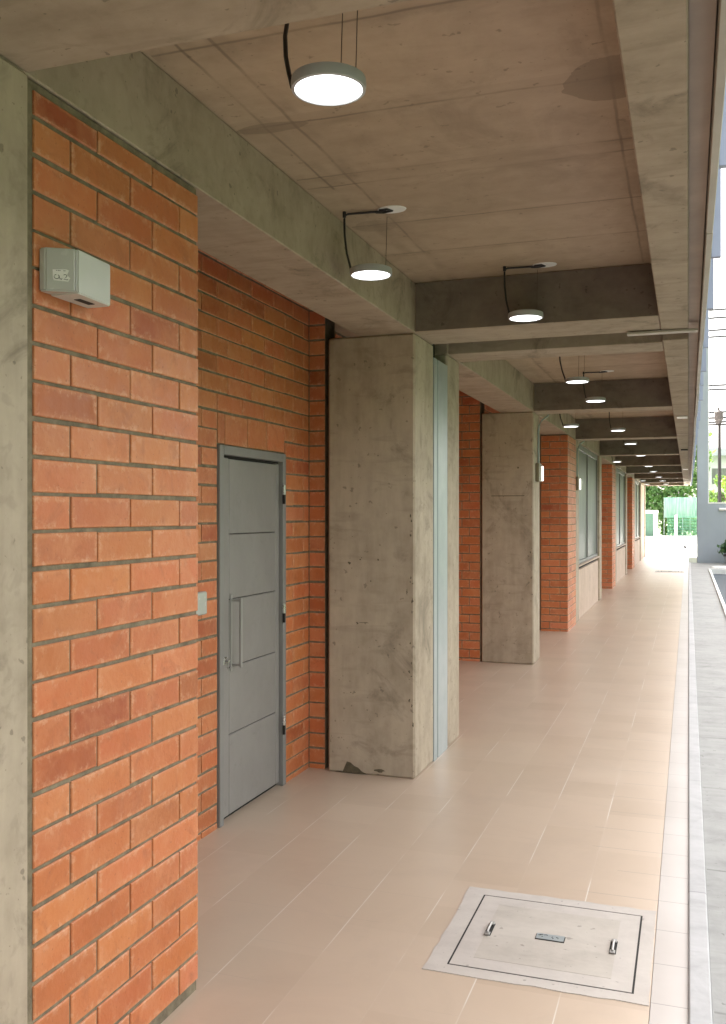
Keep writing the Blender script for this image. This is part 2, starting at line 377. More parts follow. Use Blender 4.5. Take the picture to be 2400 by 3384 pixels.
# ------------------------------------------------------------------ setting
XF, XB, XW = -1.61, -1.98, -2.34        # column face, back of wall beam, recessed wall
ZB, ZC = 2.785, 3.095                   # beam underside, ceiling
YE = 38.85; YS = -18.0                             # end of the arcade
struct(finish(bx(-260, 260, -200, 420, -0.62, -0.35), 'ground', M['grass']))
struct(finish(bx(-14, 9.0, YE+0.004, 80, -0.34, -0.004), 'plaza', M['plaza']))
bm = newbm(); box(bm, -2.75, -0.1225, YS, YE, -0.3, 0.0)
struct(finish(bm, 'corridor_floor', M['floor']))
bm = newbm(); box(bm, -0.1205, -0.0006, YS, YE, -0.3, 0.001)
struct(finish(bm, 'floor_border', M['border']))
bm = newbm(); box(bm, 0.0, 0.074, YS, 34.0, -0.3, 0.022, bev=0.006)
struct(finish(bm, 'kerb', M['kerb']))
bm = newbm(); box(bm, 0.0752, 0.56, YS, 34.0, -0.3, 0.012); box(bm, 0.561, 2.6, YS, 10.2, -0.3, 0.012); box(bm, 0.561, 2.6, 29.6, 34.0, -0.3, 0.012); box(bm, 2.06, 2.6, 10.201, 29.599, -0.3, 0.012)
struct(finish(bm, 'apron', M['apron']))
bm = newbm(); box(bm, 0.62, 2.0, 10.26, 29.54, -0.33, -0.10)
struct(finish(bm, 'water', M['water']))
bm = newbm()
for a in ((0.562, 0.62, 10.202, 29.598), (2.0, 2.058, 10.202, 29.598), (0.621, 1.999, 10.202, 10.26), (0.621, 1.999, 29.54, 29.598)):
    box(bm, *a, -0.3, 0.055, bev=0.008)
tag(finish(bm, 'basin_coping', M['whitepaint']), 'white raised rim around the dark water basin beside the walkway', 'pool rim')

# ------------------------------------------------------------------ the arcade building
B = thing('arcade_building', 'long brick and bare concrete arcade with a coffered ceiling and a grey steel door', 'building', (-2.2, 17.0, 0))
# ceiling slab and roof
finish(bx(-2.75, 0.06, YS, YE, ZC, 3.30), 'ceiling', M['ceil'], B)
finish(bx(-8.0, -0.02, YS, YE, 3.304, 15.0), 'upper_shade_block', M['beam'], B)  # unseen mass above the slab, added and made tall to cast shade

BRL, BRH, JT = 0.293, 0.0983, 0.0118     # brick module, course height, joint
def bricks(bm, u0, u1, z0, z1, place, joints0, joints1, holes=(), prot=0.006, par=0):
    """lay one brick per cell. joints0/1: phase of the vertical joints in even/odd courses. place(u,z,w) -> point (w = out of the wall)"""
    k0 = int(math.floor((z0-0.033)/BRH + 1e-6)) - (1 if z0 < 0.033 else 0)
    k = k0
    while True:
        a = max(z0, 0.033 + k*BRH); b = min(z1, 0.033 + (k+1)*BRH)
        if a >= z1 - 0.004: break
        k += 1
        if b - a < 0.02: continue
        ph = joints0 if ((k-1) % 2 == par) else joints1
        us = [u0]; n = math.ceil((u0 - ph)/BRL + 1e-6); u = ph + n*BRL
        while u < u1 - 0.02:
            if u > u0 + 0.02: us.append(u)
            u += BRL
        us.append(u1)
        for p, q in zip(us, us[1:]):
            segs = [(p, q)]
            for (h0, h1, g0, g1) in holes:
                if g0 < (a+b)/2 < g1:
                    ns = []
                    for (s0, s1) in segs:
                        if s1 <= h0 or s0 >= h1: ns.append((s0, s1)); continue
                        if s0 < h0 - 0.02: ns.append((s0, h0))
                        if s1 > h1 + 0.02: ns.append((h1, s1))
                    segs = ns
            for (s0, s1) in segs:
                one_brick(bm, s0 + (0.0042 if s0 > u0 + 1e-4 else 0), s1 - (0.0042 if s1 < u1 - 1e-4 else 0), a + JT/2, b - JT/2, place, prot)

def one_brick(bm, u0, u1, z0, z1, place, prot):
    j = lambda: random.uniform(-0.0022, 0.0022)
    e = 0.0028; pr = prot + random.uniform(-0.001, 0.0012)
    z0 += j(); z1 += j()
    A = [bm.verts.new(place(u, z, 0)) for u, z in ((u0, z0), (u1, z0), (u1, z1), (u0, z1))]
    Bv = [bm.verts.new(place(u, z, pr-e*0.8)) for u, z in ((u0, z0), (u1, z0), (u1, z1), (u0, z1))]
    C = [bm.verts.new(place(u, z, pr)) for u, z in ((u0+e, z0+e), (u1-e, z0+e), (u1-e, z1-e), (u0+e, z1-e))]
    for P, Q in ((A, Bv), (Bv, C)):
        for i in range(4): bm.faces.new((P[i], P[(i+1) % 4], Q[(i+1) % 4], Q[i]))
    f = bm.faces.new(C); uv = bm.loops.layers.uv.verify()
    for l, q in zip(f.loops, ((0, 0), (1, 0), (1, 1), (0, 1))): l[uv].uv = q

def px(X, sgn=1): return lambda u, z, w: (X + sgn*w, u, z)       # wall facing +X, u = world Y
def py(Y): return lambda u, z, w: (u, Y - w, z)                  # wall facing -Y, u = world X
PR = 0.006
def brick_wall(name, faces, core, label=None):
    bm = newbm()
    for c in core: box(bm, *c, mi=1)
    n0 = len(bm.faces)
    for fc in faces: bricks(bm, *fc[:5], fc[5], fc[6], **(fc[7] if len(fc) > 7 else {}))
    bmesh.ops.recalc_face_normals(bm, faces=list(bm.faces)[n0:])
    return finish(bm, name, [M['brick'], M['mortar']], B, label=label)

# near pier (bay between the first columns)
brick_wall('brick_pier', [(2.03, 2.895, 0.034, ZB-0.022, px(XF-PR), 2.309, 2.184, {'par': 1})],
           [(XB, XF-PR, 2.004, 2.892, 0.0005, ZB-0.006)], label='nearest brick pier, carrying the white emergency light')
# recessed wall with the door
dy0, dy1, dz1 = 4.42, 5.28, 2.02
hz = 0.033 + 22*BRH
bm = newbm()
for c in ((XW-0.2, XW-PR, 2.004, dy0-0.003, 0.0005, ZC-0.003), (XW-0.2, XW-PR, dy1+0.003, 5.676, 0.0005, ZC-0.003), (XW-0.2, XW-PR, dy0-0.003, dy1+0.003, dz1+0.003, ZC-0.003),
          (XW-PR, -2.228, 5.680, 5.85, 0.0005, ZC-0.003)): box(bm, *c, mi=1)
n0 = len(bm.faces)
bricks(bm, 2.9, 5.672, -0.02, ZC-0.004, px(XW-PR), 4.118, 4.243, holes=[(dy0-0.004, dy1+0.004, -1, hz-0.001)], par=0)
seg = [dy0-0.004, 4.50, 4.775, 5.03, dy1+0.004]
for p, q in zip(seg, seg[1:]): one_brick(bm, p+0.005, q-0.004, dz1+0.008, hz-0.007, px(XW-PR), PR)
bricks(bm, XW+0.002, -2.23, -0.02, ZC-0.004, py(5.680), XW-0.1, XW-0.1)
bmesh.ops.recalc_face_normals(bm, faces=list(bm.faces)[n0:])
finish(bm, 'brick_wall', [M['brick'], M['mortar']], B, label='recessed brick wall around the grey steel door')
# bay 2 recess: back wall and brick return beside column
brick_wall('brick_wall', [(6.9, 10.39, -0.02, ZC-0.004, px(-2.62-PR), 7.0, 7.146), (-2.60, -2.215, -0.02, ZC-0.004, py(10.40), -2.335, -2.42)],
           [(-2.8, -2.62-PR, 6.4, 10.39, 0.0005, ZC-0.003), (-2.62, -2.205, 10.40, 10.6, 0.0005, ZC-0.003)], label='dark brick return beside the second concrete column')
finish(bx(-3.2, -2.95, YS, YE, -0.3, 3.30), 'hidden_wall', M['conc'], B)  # unseen blocker added along the back to seal out stray light
finish(bx(-2.948, -2.752, YS, YE, ZC, 3.30), 'ceiling', M['ceil'], B)
# wall behind the viewer
finish(bx(-2.2, XF, YS, 1.44, 0.0005, ZB-0.002), 'plaster_wall', M['conc'], B)
finish(bx(-1.605, -0.005, YS, YS+0.2, 0.002, ZC-0.004), 'plaster_wall', M['conc'], B)
for y in (-2.6, -6.7, -10.8, -14.9): finish(bx(XF+0.001, -0.162, y, y+0.36, ZB+0.002, ZC-0.002), 'cross_beam', M['beam'], B)
# recess bays with piers facing the viewer
def pier_bay(ya, yp, yc):
    """recess from column end ya to the pier front yp; pier runs on to column front yc"""
    brick_wall('brick_wall', [(ya+0.02, yp+0.06, -0.02, ZC-0.004, px(XW-0.1-PR), ya+0.1, ya+0.246)],
               [(XW-0.3, XW-0.1-PR, ya-0.3, yp+0.06, 0.0005, ZC-0.003)])
    brick_wall('brick_pier', [(XB, XF+0.004, -0.02, ZB-0.008, py(yp), XB+0.12, XB+0.265), (yp+0.001, yc-0.004, -0.02, ZB-0.008, px(XF), yp+0.15, yp+0.295)],
               [(XB+0.002, XF, yp, yc-0.003, 0.0005, ZB-0.006)])
    finish(bx(XW-0.1, XB-0.002, yp+0.07, yc, 0.0005, ZC-0.003), 'plaster_wall', M['conc'], B)
pier_bay(10.82, 13.45, 14.44); pier_bay(18.96, 21.60, 22.58); pier_bay(27.10, 29.52, 30.72)

# columns
cols = [(1.45, 2.0), (5.63, 6.08), (6.46, 6.83), (10.37, 10.82), (14.44, 14.89), (18.51, 18.96), (22.58, 23.03), (26.65, 27.10), (30.72, 31.17), (34.79, 35.24), (38.40, YE)]
clab = {0: 'concrete column at the left edge of the view', 1: 'stained concrete column with chipped base beside the brick recess with the door', 2: 'narrow concrete column behind the steel joint cover', 3: 'concrete column with a horizontal scored line and wall lamp'}
for i, (a, b) in enumerate(cols):
    bm = newbm(); box(bm, -2.19, XF + (0.012 if i == 0 else 0), a, b, 0.0005, ZB-0.0005, bev=0.012)
    fy = (a-0.0012, a+0.004)
    rr = random.Random(i)
    if i in (1, 3):
        for k in range(16 if i == 1 else 6):
            z = rr.choice([rr.uniform(0.1, 1.9), rr.uniform(0.3, 1.5)])
            blob(bm, (XF-0.012-abs(rr.gauss(0, 0.014)), z), 'y', rr.uniform(0.003, 0.009), rr.uniform(0.006, 0.028), fy, 1, seed=k+50*i, jag=0.7)
        for k in range(16):
            blob(bm, (rr.uniform(-2.12, -1.66), rr.uniform(0.3, 2.3)), 'y', rr.uniform(0.002, 0.006), rr.uniform(0.002, 0.006), fy, 1, seed=k+90*i, jag=0.6)
    if i == 1:
        prism(bm, [(-2.14,.004),(-2.09,.006),(-2.06,.075),(-2.035,.07),(-2.01,.05),(-1.985,.042),(-1.96,.02),(-1.93,.005),(-2.0,.001)], 'y', a-0.0022, a+0.004, 1)
        blob(bm, (-1.84, 0.035), 'y', 0.04, 0.014, fy, 1, seed=3); blob(bm, (-2.045, 1.34), 'y', 0.014, 0.012, fy, 1, seed=4, jag=.8); blob(bm, (-1.97, 1.365), 'y', 0.007, 0.007, fy, 1, seed=5)
        blob(bm, (-1.85, 1.365), 'y', 0.009, 0.009, fy, 1, seed=6, jag=.7); blob(bm, (-1.9, 1.23), 'y', 0.005, 0.005, fy, 1, seed=7)
        blob(bm, (-1.99, 0.96), 'y', 0.01, 0.012, fy, 1, seed=8, jag=.8); blob(bm, (-1.95, 0.965), 'y', 0.05, 0.003, fy, 1, seed=9, jag=.8)
    if i == 3:
        box(bm, -2.08, -1.71, a-0.0015, a+0.004, 1.855, 1.863, mi=1); blob(bm, (-1.78, 2.17), 'y', 0.012, 0.014, fy, 1, seed=11, jag=.5)
    finish(bm, 'column', [M['conc'], M['conc_dark']], B, label=clab.get(i))

# longitudinal beam over the column line
segs = [(-4.0, 1.448)] + [(cols[i][1] if i != 1 else 6.08, cols[i+1][0]) for i in range(len(cols)-1)]
for (a, b) in [(YS, 6.08), (6.46, YE)]:
    finish(bx(XB, XF, a, b, ZB, ZC-0.002, bev=0.004), 'wall_beam', M['beam'], B)
# cross beams
cb = [(1.30, 2.0), (5.63, 6.08), (6.50, 6.85)] + [(c[0], c[0]+0.34) for c in cols[3:-1]] + [(38.45, YE)]
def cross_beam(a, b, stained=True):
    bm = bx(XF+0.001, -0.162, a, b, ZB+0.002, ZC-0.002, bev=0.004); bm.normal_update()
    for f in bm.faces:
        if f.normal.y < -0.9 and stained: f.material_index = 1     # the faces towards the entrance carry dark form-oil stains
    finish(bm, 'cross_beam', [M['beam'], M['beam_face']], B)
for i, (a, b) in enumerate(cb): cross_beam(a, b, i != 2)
# outer edge beam
for (a, b) in [(YS, 6.08), (6.42, YE)]:
    finish(bx(-0.16, 0.0, a, b, ZB-0.002, ZC-0.003, bev=0.005), 'edge_beam', M['beam'], B)
# mid-bay secondary ribs deeper along (visible as light strips)
# steel joint cover between the twin columns, and the plates across the joint
bm = newbm(); prism(bm, [(XF-0.06, 6.083), (XF+0.004, 6.083), (XF+0.004, 6.155), (XF-0.008, 6.165), (XF-0.008, 6.185), (XF+0.004, 6.195), (XF+0.004, 6.45), (XF-0.06, 6.45)], 'z', 0.001, 2.70)
finish(bm, 'joint_cover', M['steel'], B, label='pale galvanised sheet covering the gap between two columns')
finish(bx(-2.1, XF-0.09, 6.082, 6.455, 0.0005, ZC-0.003), 'joint_filler', M['groove'], B)
finish(bx(XF-0.05, -0.16, 6.082, 6.498, ZC-0.03, ZC-0.003), 'joint_filler', M['groove'], B)
finish(bx(-0.36, 0.055, 6.03, 6.10, ZB-0.018, ZB-0.006), 'joint_plate', M['fascia'], B)
for y, m in ((11.35, 'whitepaint'), (17.1, 'groove'), (24.6, 'whitepaint')):
    finish(bx(-0.125, -0.01, y, y+0.22, ZB-0.016, ZB-0.004), 'joint_plate', M[m], B)
# outer fascia: recessed soffit, folded metal channel and vertical fins
finish(bx(0.001, 0.062, YS, YE, ZB+0.045, ZC-0.004), 'fascia_soffit', M['soffit'], B)
bm = newbm()
y = YS; k = 0
while y < YE:
    y2 = min(YE, y + 2.44); d = 0.004*(k % 2) + random.uniform(0, .003)
    box(bm, 0.063+d, 0.088+d, y, y2-0.004, ZB-0.02-d, 3.50, bev=0.002); y = y2; k += 1
finish(bm, 'fascia', M['fascia'], B, label='folded metal edge along the outer side of the arcade roof')
y = 1.10
while y < YE-0.5:
    w = random.uniform(0.030, 0.044)
    finish(bx(0.094, 0.094+w, y, y+0.03, ZB-0.02+random.uniform(-.03, .03), 5.4, bev=0.002), 'facade_fin', M['fin'], B)
    y += 1.085

# windows: plaster wall below, sill, frame, two panes
def window(ya, yb):
    X = XF - 0.04
    finish(bx(X-0.16, X+0.012, ya+0.002, yb-0.002, 0.0005, 0.775), 'plaster_wall', M['plaster'], B)
    fr = newbm(); z0, z1 = 0.86, ZB-0.003
    for a in ((ya+0.002, ya+0.07, z0, z1), (yb-0.07, yb-0.002, z0, z1), (ya+0.071, yb-0.071, z1-0.09, z1), (ya+0.071, yb-0.071, z0, z0+0.05), ((ya+yb)/2-0.025, (ya+yb)/2+0.025, z0+0.051, z1-0.091)):
        box(fr, X-0.05, X, a[0], a[1], a[2], a[3], bev=0.003)
    f = finish(fr, 'window', M['doorf'], B)
    m = (ya+yb)/2
    for (p, q) in ((ya+0.071, m-0.026), (m+0.026, yb-0.071)):
        finish(bx(X-0.034, X-0.022, p, q, z0+0.051, z1-0.091), 'pane', M['glass'], f)
    finish(bx(X-0.10, X+0.045, ya+0.02, yb-0.02, 0.835, 0.858, bev=0.004), 'sill', M['plaster'], f)
    finish(bx(X-0.16, X-0.02, ya+0.002, yb-0.002, 0.777, 0.833), 'sill_gap', M['groove'], f)
    finish(bx(XW-0.3, X-0.5, ya-0.4, yb+0.4, 0.0005, ZC-0.003), 'hidden_wall', M['farwall'], B)
for c in (4, 6, 8): window(cols[c][1], cols[c+1][0])
# last bay: plastered with a narrow door post
finish(bx(XW, XF-0.03, 35.24, 38.40, 0.0005, ZB-0.003), 'plaster_wall', M['plaster'], B)

# steel door
fr = newbm(); X = XW
box(fr, X-0.10, X+0.012, dy0, dy0+0.045, 0.0005, dz1, bev=0.003); box(fr, X-0.10, X+0.012, dy1-0.045, dy1, 0.0005, dz1, bev=0.003)
box(fr, X-0.10, X+0.0125, dy0+0.046, dy1-0.046, dz1-0.05, dz1, bev=0.003)
D = finish(fr, 'door', M['doorf'], B, label='grey steel door with vertical pull handle in the brick recess')
lf = newbm(); a, b = dy0+0.05, dy1-0.05; zs = [0.022, 0.457, 0.822, 1.19, 1.545, 1.955]
box(lf, X-0.06, X-0.032, a, b, 0.004, 1.957, mi=1)
for z0, z1 in zip(zs, zs[1:]):
    box(lf, X-0.034, X-0.012, a+0.10, b-0.055, z0+0.002, z1-0.002, bev=0.004)
box(lf, X-0.034, X-0.013, a, a+0.099, 0.022, 1.957, bev=0.004); box(lf, X-0.034, X-0.013, b-0.054, b, 0.022, 1.957, bev=0.004)
for z in zs[1:-1]: box(lf, X-0.034, X-0.020, a+0.10, b-0.055, z-0.0018, z+0.0018, mi=1)
finish(lf, 'door_leaf', [M['door'], M['groove']], D)
finish(bx(X-0.05, X-0.02, a, b, 1.958, 1.969), 'door_gap', M['groove'], D)
hy = 4.595
hb = newbm(); box(hb, X-0.012, X-0.006, hy-0.016, hy+0.004, 0.80, 1.215, bev=0.002)
for z in (0.835, 1.185): box(hb, X-0.006, X+0.052, hy-0.008, hy+0.006, z-0.006, z+0.006, bev=0.002)
tube(hb, [(X+0.046, hy, 0.822), (X+0.046, hy, 1.198)], 0.0085, 12)
finish(hb, 'handle', M['handle'], D, smooth=True)
lk = newbm(); box(lk, X-0.013, X-0.004, a+0.028, a+0.06, 0.845, 0.885, bev=0.003); box(lk, X-0.004, X+0.02, a+0.035, a+0.052, 0.86, 0.872, bev=0.002); box(lk, X+0.006, X+0.009, a+0.04, a+0.048, 0.825, 0.86)
finish(lk, 'lock', M['chrome'], D)
for z in (0.37, 1.05, 1.77):
    hg = newbm(); tube(hg, [(X+0.018, dy1-0.047, z-0.055), (X+0.018, dy1-0.047, z+0.0)], 0.009, 10, mi=1); tube(hg, [(X+0.018, dy1-0.047, z+0.002), (X+0.018, dy1-0.047, z+0.06)], 0.010, 10)
    finish(hg, 'hinge', [M['chrome'], M['groove']], D, smooth=True)

# ------------------------------------------------------------------ pendant lamps
GL = 'round pendant lamps under the arcade ceiling'
def lamp_proto(kind):
    """disc lamp whose diffuser centre is the origin; ceiling at +0.295"""
    T = thing('pendant_lamp', '', 'lamp', (0, 0, 0), GL)
    h = 0.295
    bm = newbm(); lathe(bm, (0, 0, 0), [(0.0, 0.034), (0.085, 0.034), (0.1005, 0.028), (0.1025, 0.012), (0.1005, -0.001), (0.0925, -0.003), (0.0905, 0.001), (0.088, 0.006)], 48)
    finish(bm, 'housing', M['housing'], T, smooth=True)
    bm = newbm(); lathe(bm, (0, 0, 0), [(0.0, -0.0005), (0.06, -0.0005), (0.0905, 0.0005), (0.0905, 0.006), (0, 0.006)], 48)
    finish(bm, 'diffuser', M['lampglow'], T, smooth=True)
    bm = newbm()
    if kind == 0:      # cable straight up to the slab
        tube(bm, [(-0.098, -0.02, 0.012), (-0.102, -0.02, 0.03), (-0.112, -0.01, 0.055), (-0.135, 0.02, 0.12), (-0.155, 0.06, 0.20), (-0.165, 0.11, h)], 0.0065, 8)
    else:              # cable turns at the slab and runs to a junction hole
        tube(bm, [(-0.088, -0.03, 0.018), (-0.093, -0.035, 0.04), (-0.105, -0.05, 0.10), (-0.112, -0.06, 0.18), (-0.112, -0.065, 0.262), (-0.108, -0.064, 0.278), (-0.095, -0.062, 0.284), (0.02, -0.05, 0.285), (0.06, -0.04, 0.285), (0.085, -0.045, 0.288)], 0.0055, 8)
        tube(bm, [(-0.112, -0.065, 0.268), (-0.112, -0.065, h)], 0.009, 8)
        tube(bm, [(0.04, -0.045, 0.284), (0.07, -0.02, 0.288), (0.115, -0.03, 0.289), (0.10, -0.06, 0.288), (0.06, -0.055, 0.286)], 0.007, 8)
    finish(bm, 'cable', M['black'], T, smooth=True)
    bm = newbm()
    for (x, y) in ((0.0, 0.09), (0.05, 0.075)) if kind == 0 else ((0.055, 0.06),): tube(bm, [(x, y, 0.032), (x+0.004, y+0.01, h)], 0.0014, 6)
    finish(bm, 'suspension_wire', M['wire'], T)
    bm = newbm(); box(bm, -0.012, 0.012, 0.078, 0.092, 0.033, 0.042, bev=0.002)
    finish(bm, 'clip', M['black'], T)
    if kind:
        bm = newbm(); lathe(bm, (0.115, -0.03, h), [(0, -0.004), (0.05, -0.004), (0.052, 0.0)], 24)
        bmesh.ops.scale(bm, vec=(1.35, 1, 1), verts=bm.verts, space=Matrix.Translation((-0.115, 0.03, 0)))
        finish(bm, 'junction_plate', M['whitepaint'], T)
    return T
P0, P1 = lamp_proto(0), lamp_proto(1)
lamps = [(0, -0.92, 2.37, 'largest and nearest round pendant lamp, hung on two thin wires with a thick black cable'),
 (1, -1.44, 4.27, 'second nearest round pendant lamp, on a bent black cable beside the left concrete beam'),
 (1, -0.90, 5.50, 'round pendant lamp on a bent black cable in front of the nearest dark cross beam'),
 (0, -0.91, 8.29, 'round pendant lamp on a short straight cable, first beyond the nearest cross beam'),
 (1, -0.89, 9.76, 'round pendant lamp just below and right of the first lamp past the near beam'),
 (0, -1.45, 12.47, 'round pendant lamp above the brick pier beside the wall lamp'),
 (1, -0.91, 13.28, 'round pendant lamp level with the free-standing brick pier, under the middle of the ceiling'),
 (0, -0.89, 15.87, 'round pendant lamp in the ceiling bay of the first tall window, nearer of its two'),
 (1, -0.88, 19.06, 'round pendant lamp at the far end of the first tall window, farther of its two'),
 (1, -1.47, 21.15, 'round pendant lamp close above the second brick pier along the wall'),
 (0, -0.90, 23.36, 'round pendant lamp just beyond the second brick pier, in the middle row'),
 (1, -0.89, 26.32, 'small far pendant lamp, fifth from the far end of the middle row'),
 (0, -0.86, 30.2, 'small far pendant lamp, third from the far end of the middle row'),
 (1, -0.84, 33.6, 'small far pendant lamp, second from the far end of the middle row'),
 (0, -0.80, 37.4, 'farthest pendant lamp of the middle row, at the bright end of the arcade'),
 (1, -1.47, 33.3, 'far pendant lamp close to the wall above the last window'),
 (0, -1.50, 37.3, 'farthest pendant lamp close to the wall, by the last column')]
used = {0: False, 1: False}
for kind, x, y, lab in lamps:
    P = (P0, P1)[kind]
    if not used[kind]: used[kind] = True; P.location = (x, y, 2.80); P['label'] = lab
    else: dup(P, (x, y, 2.80), lab, GL)
    if kind == 1 and x < -1.4: pass

# ------------------------------------------------------------------ emergency light on the near pier
T = thing('emergency_light', 'white boxy emergency light with a small paper sticker on the nearest brick pier', 'emergency light', (XF, 2.14, 2.236))
prof = [(2.043, XF+0.0005), (2.257, XF+0.0005), (2.257, -1.535), (2.252, -1.528), (2.094, -1.521), (2.092, -1.5225), (2.092, XF+0.001)]
bm = newbm(); prism(bm, [(p[1], p[0]) for p in [(2.0925, XF+0.0005), (2.258, XF+0.0005), (2.258, -1.537), (2.252, -1.529), (2.0925, -1.520)]], 'z', 2.234, 2.350)
bmesh.ops.bevel(bm, geom=list(bm.edges), offset=0.003, segments=2, affect='EDGES')
finish(bm, 'body', M['whiteplastic'], T)
bm = newbm(); prism(bm, [(p[1], p[0]) for p in [(2.046, XF+0.0005), (2.0915, XF+0.0005), (2.0915, -1.5225), (2.086, -1.524), (2.046, -1.588)]], 'z', 2.236, 2.350)
bmesh.ops.bevel(bm, geom=list(bm.edges), offset=0.004, segments=2, affect='EDGES')
lens = finish(bm, 'lens', M['lens'], T)
# sticker and its hand-written marks on the slanted lens face
P_a = Vector((-1.588, 2.046, 0)); P_b = Vector((-1.524, 2.086, 0)); dr = (P_b-P_a).normalized(); nr = Vector((dr.y, -dr.x, 0)); Lf = (P_b-P_a).length
if nr.y > 0: nr = -nr
def onlens(s, z, w): q = P_a + dr*(s*Lf) + nr*w; return (q.x, q.y, z)
def lensquad(bm, pts, w0, w1, mi=0):
    A = [bm.verts.new(onlens(s, z, w0)) for s, z in pts]; C = [bm.verts.new(onlens(s, z, w1)) for s, z in pts]
    for i in range(len(pts)): bm.faces.new((A[i], A[(i+1) % len(pts)], C[(i+1) % len(pts)], C[i])).material_index = mi
    bm.faces.new(C).material_index = mi
bm = newbm(); lensquad(bm, [(0.28, 2.264), (0.76, 2.262), (0.83, 2.271), (0.72, 2.279), (0.78, 2.291), (0.70, 2.294), (0.24, 2.292), (0.25, 2.270)], 0.0, 0.0015)
bmesh.ops.recalc_face_normals(bm, faces=bm.faces); st = finish(bm, 'sticker', M['paper'], lens)
bm = newbm()
def stroke(pts): tube(bm, [onlens(s, z, 0.0022) for s, z in pts], 0.0009, 5)
ar = lambda cx, cz, rs, rz, a0, a1, n=9: [(cx+rs*math.cos(R(a0+(a1-a0)*k/n)), cz+rz*math.sin(R(a0+(a1-a0)*k/n))) for k in range(n+1)]
stroke(ar(0.38, 2.2735, 0.09, 0.0055, 100, 420)); stroke([(0.44, 2.273), (0.50, 2.268), (0.53, 2.266), (0.56, 2.270)])
stroke(ar(0.66, 2.276, 0.055, 0.0035, 150, -60)); stroke([(0.69, 2.273), (0.62, 2.267), (0.70, 2.266), (0.76, 2.2665)])
for s in (0.36, 0.42, 0.47, 0.60, 0.64): stroke([(s, 2.2895), (s+0.035, 2.2893)])
finish(bm, 'writing', M['ink'], lens)
bm = newbm(); box(bm, XF+0.035, -1.555, 2.15, 2.215, 2.2325, 2.2345); finish(bm, 'vent', M['groove'], T)
bm = newbm(); box(bm, -1.5275, -1.5255, 2.158, 2.170, 2.333, 2.338); finish(bm, 'indicator', M['ink'], T)

# white socket box on the recessed wall, partly hidden by the near pier
bm = newbm(); box(bm, XW+0.001, XW+0.035, 4.10, 4.24, 1.145, 1.262, bev=0.006); sw = finish(bm, 'wall_socket', M['lens'])
tag(sw, 'small white electrical box on the brick wall left of the steel door', 'electrical box')

# bulkhead wall lamps with conduit on the columns
def wall_lamp(y, lab):
    T = thing('wall_lamp', lab, 'wall lamp', (XF, y, 2.05), 'small wall lamps on the concrete columns')
    finish(bx(XF+0.0005, XF+0.042, y-0.20, y+0.0, 2.02, 2.225, bev=0.006), 'body', M['bronze'], T)
    finish(bx(XF+0.012, XF+0.060, y+0.001, y+0.022, 2.03, 2.20, bev=0.006), 'lens', M['wallglow'], T)
    bm = newbm(); tube(bm, [(XF+0.012, y-0.04, 2.226), (XF+0.012, y-0.04, 2.58), (XF+0.016, y-0.03, 2.66), (XF+0.04, y+0.02, 2.72), (XF+0.09, y+0.10, 2.77), (XF+0.1, y+0.12, 2.788)], 0.011, 8)
    finish(bm, 'conduit', M['steel'], T, smooth=True)
wall_lamp(10.70, 'lit wall lamp with a curved conduit on the second concrete column')
wall_lamp(14.62, 'small lit wall lamp on the column between the brick pier and the tall window')

